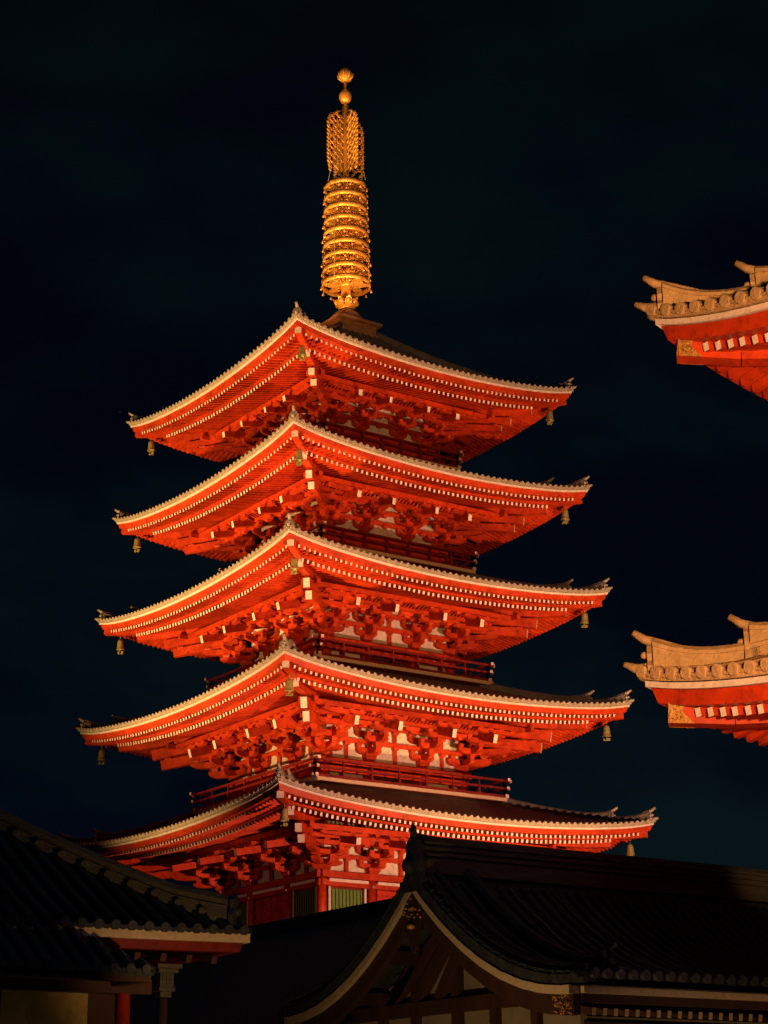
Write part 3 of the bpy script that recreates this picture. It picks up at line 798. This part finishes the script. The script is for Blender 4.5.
for y0, z0, y1, z1 in ((-1.1, 3.95, -.1, 4.95), (-.45, 3.95, .05, 4.6), (-1.8, 3.9, -.9, 4.8), (.1, 4.9, 1.3, 3.95), (.1, 5.2, 1.9, 3.9), (-.1, 5.2, -1.9, 3.9)):
    m.beam((GX+.07, AY+y0, z0), (GX+.07, AY+y1, z1), .16, .2)
m.build('timber_frame', ['wood'], gwall)
# purlins reaching out to the bargeboards, gable rafters, eave
m = MB()
for y in (0, -1.0, 1.0, -2.0, 2.0, -3.0, 3.0): m.beam((GX-.1, AY+y, gz(abs(y))-.12), (AX-.16, AY+y, gz(abs(y))-.12), .16, .2)
m.build('gable_purlin', ['wood'], hall)
for sg in (-1, 1):
    m = MB(); y = AY+sg*HALF
    m.beam((AX-.16, y+sg*.03, 3.73+.06), (XE, y+sg*.03, 3.73+.06), .12, .115); fb = m.build('eave_fascia', ['tan_paint'], hall)
    m = MB(); m.beam((AX-.16, y-sg*.03, 3.73-.06), (XE, y-sg*.03, 3.73-.06), .12, .12); m.build('eave_board', ['wood'], fb)
    x = AX-.55; r0 = None
    while x > XE:
        o_ = (x, y-sg*.17, 3.50)
        if r0 is None:
            m = MB(); m.beam((0, 0, 0), (0, -sg*1.0, .18), .075, .105, 0, 1); r0 = m.build('eave_rafter', ['wood', 'tan_paint'], hall); r0.location = o_
        else: inst(r0, o_, 0, hall)
        x -= .21 if sg > 0 else .42
m = MB(); m.box(((22.4+XE)/2, AY, 1.75), ((22.4-XE)/2, HALF-.95, 1.75)); m.build('hall_wall', ['grey_plaster'], hall)
m = MB()
for sg in (-1, 1):
    for j in range(8): m.box((22.3-j*2.0, AY+sg*(HALF-.93), 1.7), (.11, .06, 1.7))
    m.beam((22.4, AY+sg*(HALF-.9), 3.3), (XE, AY+sg*(HALF-.9), 3.3), .16, .22)
m.build('hall_frame', ['wood'], hall)

# ------------------------------------------------------------------ left foreground hall (hipped) and its lean-to
lh = thing('hipped_hall', 'dark hipped tile roof building in the lower left with a lit cream eave board', 'temple hall')
rl = Roof((26.77+7, 37.63-5), 7, 5, 4.70, .04, 3, .52, .03, tip=.0, decay=2)
ro = build_roof(rl, lh, 4.98, sp=.26, r=.065, tilemat='dark_tile', edgemat='dark_tile')
for q in range(4):
    m = MB(); rows = []
    dirx = (rl.diag(q, 1, 0)-rl.diag(q, 0, 0)).normalized(); rt = Vector((-dirx.y, dirx.x, 0))
    n = 16
    for j in range(n+1):
        d = .25+4.6*j/n; c = rl.diag(q, d, rl.zd(d)); l = .12*max(0, 1-(d-.25)/.6)
        rows.append([c+rt*x+Vector((0, 0, z+(l if z > 0 else 0))) for x, z in ((-.15, -.05), (-.14, .08), (-.17, .08), (-.17, .11), (-.13, .11), (-.13, .17), (-.16, .17), (-.16, .2), (-.08, .28), (.08, .28), (.16, .2), (.16, .17), (.13, .17), (.13, .11), (.17, .11), (.17, .08), (.14, .08), (.15, -.05))])
    m.sweep(rows)
    for j in range(17):
        d = .5+4.2*j/16; c = rl.diag(q, d, rl.zd(d))
        for sg in (-1, 1): m.tube([c+rt*sg*.12+Vector((0, 0, .045)), c+rt*sg*.24+Vector((0, 0, .03))], .055, 7, 1)
    hr = m.build('hip_ridge', ['ridge_tile', 'ridge_tile'], ro)
    c = rl.diag(q, .22, rl.zd(.22)); m = MB()
    m.prism([c+rt*x+Vector((0, 0, z)) for x, z in ((-.2, -.04), (-.22, .12), (-.14, .22), (-.14, .34), (0, .44), (.14, .34), (.14, .22), (.22, .12), (.2, -.04))], -dirx*.07)
    m.lathe([(.001, -.07), (.06, -.05), (.08, 0), (.06, .05), (.001, .07)], c-dirx*.08+Vector((0, 0, .16)), 8)
    m.build('end_tile', ['dark_tile'], hr)
m = MB(); m.box((33.77, 32.63, rl.zs(0, 5, 0)+.1), (2.1, .2, .26)); m.tube([(31.6, 32.63, rl.zs(0, 5, 0)+.4), (35.9, 32.63, rl.zs(0, 5, 0)+.4)], .11, 8); m.build('main_ridge', ['ridge_tile'], ro)
m = MB()
for f in range(4): rl.strip(m, f, [(.02, -.05), (.02, -.18), (.12, -.18), (.12, -.05)], 0, 12)
m.build('eave_fascia', ['tan_paint'], lh)
m = MB()
for f in range(4):
    rl.strip(m, f, [(.10, -.183), (.13, -.31), (.30, -.31), (.30, -.183)], 0, 12); rl.strip(m, f, [(.12, -.14), (.12, -.20), (1.6, .6), (1.6, .7)], 0, 12)
m.build('eave_board', ['red_dark'], lh)
r0 = None
for j in range(26):
    x = 27.3+j*.42
    if r0 is None: m = MB(); m.beam((0, 0, 0), (0, -1.3, .35), .09, .11); r0 = m.build('eave_rafter', ['wood'], lh); r0.location = (x, 37.45, 4.3)
    else: inst(r0, (x, 37.45, 4.3), 0, lh)
m = MB(); m.box((33.77, 32.63, 2.2), (5.6, 3.6, 2.2)); m.build('hall_wall', ['wood'], lh)
# the lean-to with its tiled roof, red post, ochre wall and a carved bracket post
lt = thing('entrance_porch', 'low tiled porch at the bottom left corner with a red post and ochre lit wall', 'porch')
r2 = Roof((28.84+5, 38.52-3.4), 5, 3.4, 4.02, .0, 3, .62, .02, tip=0)
ro = build_roof(r2, lt, 2.6, sp=.24, r=.06, tilemat='dark_tile', edgemat='dark_tile')
m = MB()
for f in range(4): r2.strip(m, f, [(.04, -.1), (.04, -.17), (.2, -.17), (.2, -.1)], 0, 8)
m.build('eave_board', ['wood'], lt)
m = MB(); m.beam((28.4, 37.5, 3.86), (33.6, 37.5, 3.86), .22, .20); m.build('lintel', ['wood'], lt)
pp = None
for x in (28.80, 30.75, 32.7):
    if pp is None: m = MB(); m.lathe([(.11, 0), (.115, 1.8), (.105, 3.76)], seg=14); pp = m.build('post', ['red'], lt); pp.location = (x, 37.5, 0)
    else: inst(pp, (x, 37.5, 0), 0, lt)
m = MB(); m.box((30.4, 36.99, 1.9), (1.28, .06, 1.9)); m.build('ochre_wall', ['ochre'], lt)
post = thing('bracket_post', 'slim timber post with a carved square capital beside the porch under the lit eave', 'post', (28.0, 37.2, 0))
m = MB(); m.lathe([(.07, 0), (.07, 3.78)], seg=10); m.build('shaft', ['wood'], post)
m = MB()
for hw, z0, z1 in ((.09, 3.76, 3.84), (.13, 3.84, 3.90), (.11, 3.90, 4.10), (.16, 4.10, 4.16), (.20, 4.16, 4.22)): m.box((0, 0, (z0+z1)/2), (hw, hw, (z1-z0)/2-.001))
for j in (-1, 0, 1): m.box((j*.06, .115, 4.0), (.015, .01, .07))
m.build('capital', ['ridge_tile'], post)

# ------------------------------------------------------------------ long low roof between the halls
ga = thing('tiled_gallery', 'long low dark roofed gallery between the two foreground halls', 'gallery')
GXc = 17.06; Y0, Y1 = 4.0, 29.5; gr = 6.62; HWg = 4.6
m = MB()
gsl = lambda d: gr-.78*d+.028*d*d
for sg in (-1, 1):
    m.grid([[Vector((GXc+sg*HWg*j/8, y, gsl(HWg*j/8))) for y in (Y0, Y1)] for j in range(9)])
    y = Y1-.15
    while y > Y0:
        m.tube([(GXc+sg*HWg*1.01*j/6, y, gsl(HWg*j/6)+.02) for j in range(7)], .065, 6); y -= .27
m.box((GXc, (Y0+Y1)/2, gr+.08), (.17, (Y1-Y0)/2, .12)); m.tube([(GXc, Y0, gr+.22), (GXc, Y1, gr+.22)], .09, 8)
m.build('roof', ['dark_tile'], ga)
m = MB(); m.box((GXc, (Y0+Y1)/2, 1.7), (2.9, (Y1-Y0)/2-.6, 1.7)); m.prism([(GXc-2.9, Y1-.6, 3.4), (GXc+2.9, Y1-.6, 3.4), (GXc+2.9, Y1-.6, gsl(2.9)-.1), (GXc, Y1-.6, gr-.1), (GXc-2.9, Y1-.6, gsl(2.9)-.1)], (0, -.2, 0)); m.build('gallery_wall', ['wood'], ga)
m = MB()
for sg in (-1, 1): m.beam((GXc+sg*HWg, Y0, gsl(HWg)-.12), (GXc+sg*HWg, Y1, gsl(HWg)-.12), .1, .16)
m.build('eave_board', ['wood'], ga)

# ------------------------------------------------------------------ ground
m = MB(); m.add([(-900, -900, 0), (900, -900, 0), (900, 900, 0), (-900, 900, 0)], [(0, 1, 2, 3)]); g = m.build('ground', ['paving']); g['kind'] = 'structure'

# ------------------------------------------------------------------ night sky
w = bpy.data.worlds.new('World'); scene.world = w; w.use_nodes = True
nt = w.node_tree; N = nt.nodes; Lk = nt.links; bg = N['Background']
tc = N.new('ShaderNodeTexCoord'); mp = N.new('ShaderNodeMapping'); mp.inputs['Scale'].default_value = (1, 1, 2.2)
Lk.new(tc.outputs['Generated'], mp.inputs['Vector'])
n = N.new('ShaderNodeTexNoise'); n.inputs['Scale'].default_value = 4.6; n.inputs['Detail'].default_value = 5; n.inputs['Roughness'].default_value = .5
Lk.new(mp.outputs['Vector'], n.inputs['Vector'])
cr = N.new('ShaderNodeValToRGB'); e = cr.color_ramp.elements
e[0].position = .44; e[1].position = .66
e[0].color = (.0007, .0022, .0062, 1); e[1].color = (.0026, .0074, .0098, 1)
Lk.new(n.outputs['Fac'], cr.inputs['Fac'])
sx = N.new('ShaderNodeSeparateXYZ'); Lk.new(tc.outputs['Generated'], sx.inputs['Vector'])
hr = N.new('ShaderNodeMapRange'); hr.inputs['From Min'].default_value = .05; hr.inputs['From Max'].default_value = .55
hr.inputs['To Min'].default_value = 1.0; hr.inputs['To Max'].default_value = .45
Lk.new(sx.outputs['Z'], hr.inputs['Value'])
vm = N.new('ShaderNodeVectorMath'); vm.operation = 'SCALE'; Lk.new(cr.outputs['Color'], vm.inputs[0]); Lk.new(hr.outputs['Result'], vm.inputs['Scale'])
# a few faint stars
vo = N.new('ShaderNodeTexVoronoi'); vo.inputs['Scale'].default_value = 26; Lk.new(tc.outputs['Generated'], vo.inputs['Vector'])
st = N.new('ShaderNodeMath'); st.operation = 'LESS_THAN'; st.inputs[1].default_value = .008; Lk.new(vo.outputs['Distance'], st.inputs[0])
sc_ = N.new('ShaderNodeMath'); sc_.operation = 'MULTIPLY'; sc_.inputs[1].default_value = .05; Lk.new(st.outputs[0], sc_.inputs[0])
ad = N.new('ShaderNodeVectorMath'); ad.operation = 'ADD'; Lk.new(vm.outputs[0], ad.inputs[0]); Lk.new(sc_.outputs[0], ad.inputs[1])
Lk.new(ad.outputs[0], bg.inputs['Color']); bg.inputs['Strength'].default_value = 1.0

# ------------------------------------------------------------------ lights
def aim(o, target): o.rotation_euler = (Vector(target)-o.location).to_track_quat('-Z', 'Y').to_euler()
def spot(name, loc, target, power, colr, size, blend=.5, radius=.35):
    l = bpy.data.lights.new(name, 'SPOT'); l.energy = power; l.color = colr; l.spot_size = R(size); l.spot_blend = blend; l.shadow_soft_size = radius
    o = bpy.data.objects.new(name, l); col.objects.link(o); o.location = loc; aim(o, target); return o
WARM = (1.0, .41, .25)
ORNG = (1.0, .54, .18)
spot('floodlight_right_face', (3.5, 38.0, 2.5), (-.3, 4, 19), 51000, WARM, 64, .7)
spot('floodlight_right_base', (-2.5, 25.5, 3), (-1, 4, 25.5), 24000, ORNG, 58, .8)
spot('floodlight_left_face', (38, -4, 4), (2, -1.5, 32.5), 62000, ORNG, 31, 1.0)
spot('floodlight_left_base', (27, 1, 4), (4, 1, 27.5), 74000, ORNG, 50, .9)
spot('floodlight_finial_a', (5.2, 1.2, 32.1), (0, 0, 41.3), 3400, (1, .39, .12), 54, .6, .12)
spot('floodlight_finial_b', (1.4, 5.2, 32.1), (0, 0, 42.0), 3900, (1, .39, .12), 54, .6, .12)
spot('floodlight_finial_far', (34, 22, 7), (0, 0, 44.0), 60000, (1, .40, .12), 9, .5)
spot('left_wall_fill', (22, 2.8, 6), (3.5, 1.2, 10.6), 900, WARM, 30, .9)  # added weak spot that brightens the lowest storey's left wall and windows
spot('floodlight_gate', (33, 60, 5.5), (19.5, 41.5, 12.9), 50000, (1, .44, .16), 29, .5)
spot('floodlight_gate_base', (25.5, 44, .8), (18.6, 42.5, 12), 2500, WARM, 60, .6)
spot('lantern_gable', (27.5, 40.5, .3), (23.0, 38.3, 4.3), 400, (1, .55, .22), 85, .8, .15)
spot('lantern_eave', (19.5, 46.5, .5), (19, 40.9, 3.8), 260, (1, .5, .22), 85, .8, .15)
spot('lantern_porch', (28.3, 42.8, 2.2), (28.0, 37.6, 4.4), 420, (1, .5, .2), 40, .9, .12)
spot('ridge_spill_fill', (20, 46, 6.9), (15.2, 37, 6.5), 800, (1, .5, .2), 14, .9, .15)  # added narrow spot imitating gate floodlight spill on the hall ridge
spot('lantern_wall', (30.3, 38.3, .9), (30.3, 37.0, 2.6), 16, (1, .6, .2), 110, .8, .1)
l = bpy.data.lights.new('blue_night_fill', 'SUN'); l.energy = .065; l.color = (.55, .75, 1.0); l.angle = R(12)  # added wide bluish fill that lifts the dark roofs, imitating city glow
o = bpy.data.objects.new('blue_night_fill', l); col.objects.link(o); o.rotation_euler = (R(38), R(20), R(160))

# ------------------------------------------------------------------ camera
cam = bpy.data.cameras.new('camera'); co_ = bpy.data.objects.new('camera', cam); col.objects.link(co_)
Rv = Vector((-0.8229658, 0.56799241, -0.01057904)); Uv = Vector((0.17324062, 0.26865685, 0.94752899)); Fv = Vector((-0.54103141, -0.77795123, 0.31949476))
co_.matrix_world = Matrix(((Rv.x, Uv.x, -Fv.x, CAM.x), (Rv.y, Uv.y, -Fv.y, CAM.y), (Rv.z, Uv.z, -Fv.z, CAM.z), (0, 0, 0, 1)))
cam.sensor_fit = 'VERTICAL'; cam.sensor_height = 36; cam.sensor_width = 27; cam.lens = 1894.0939/1024*36; cam.clip_end = 3000; cam.clip_start = .1
scene.camera = co_
vs = scene.view_settings; vs.view_transform = 'Standard'; vs.look = 'None'; vs.exposure = 0; vs.gamma = 1; vs.use_curve_mapping = False
scene.cycles.max_bounces = 6; scene.cycles.diffuse_bounces = 2
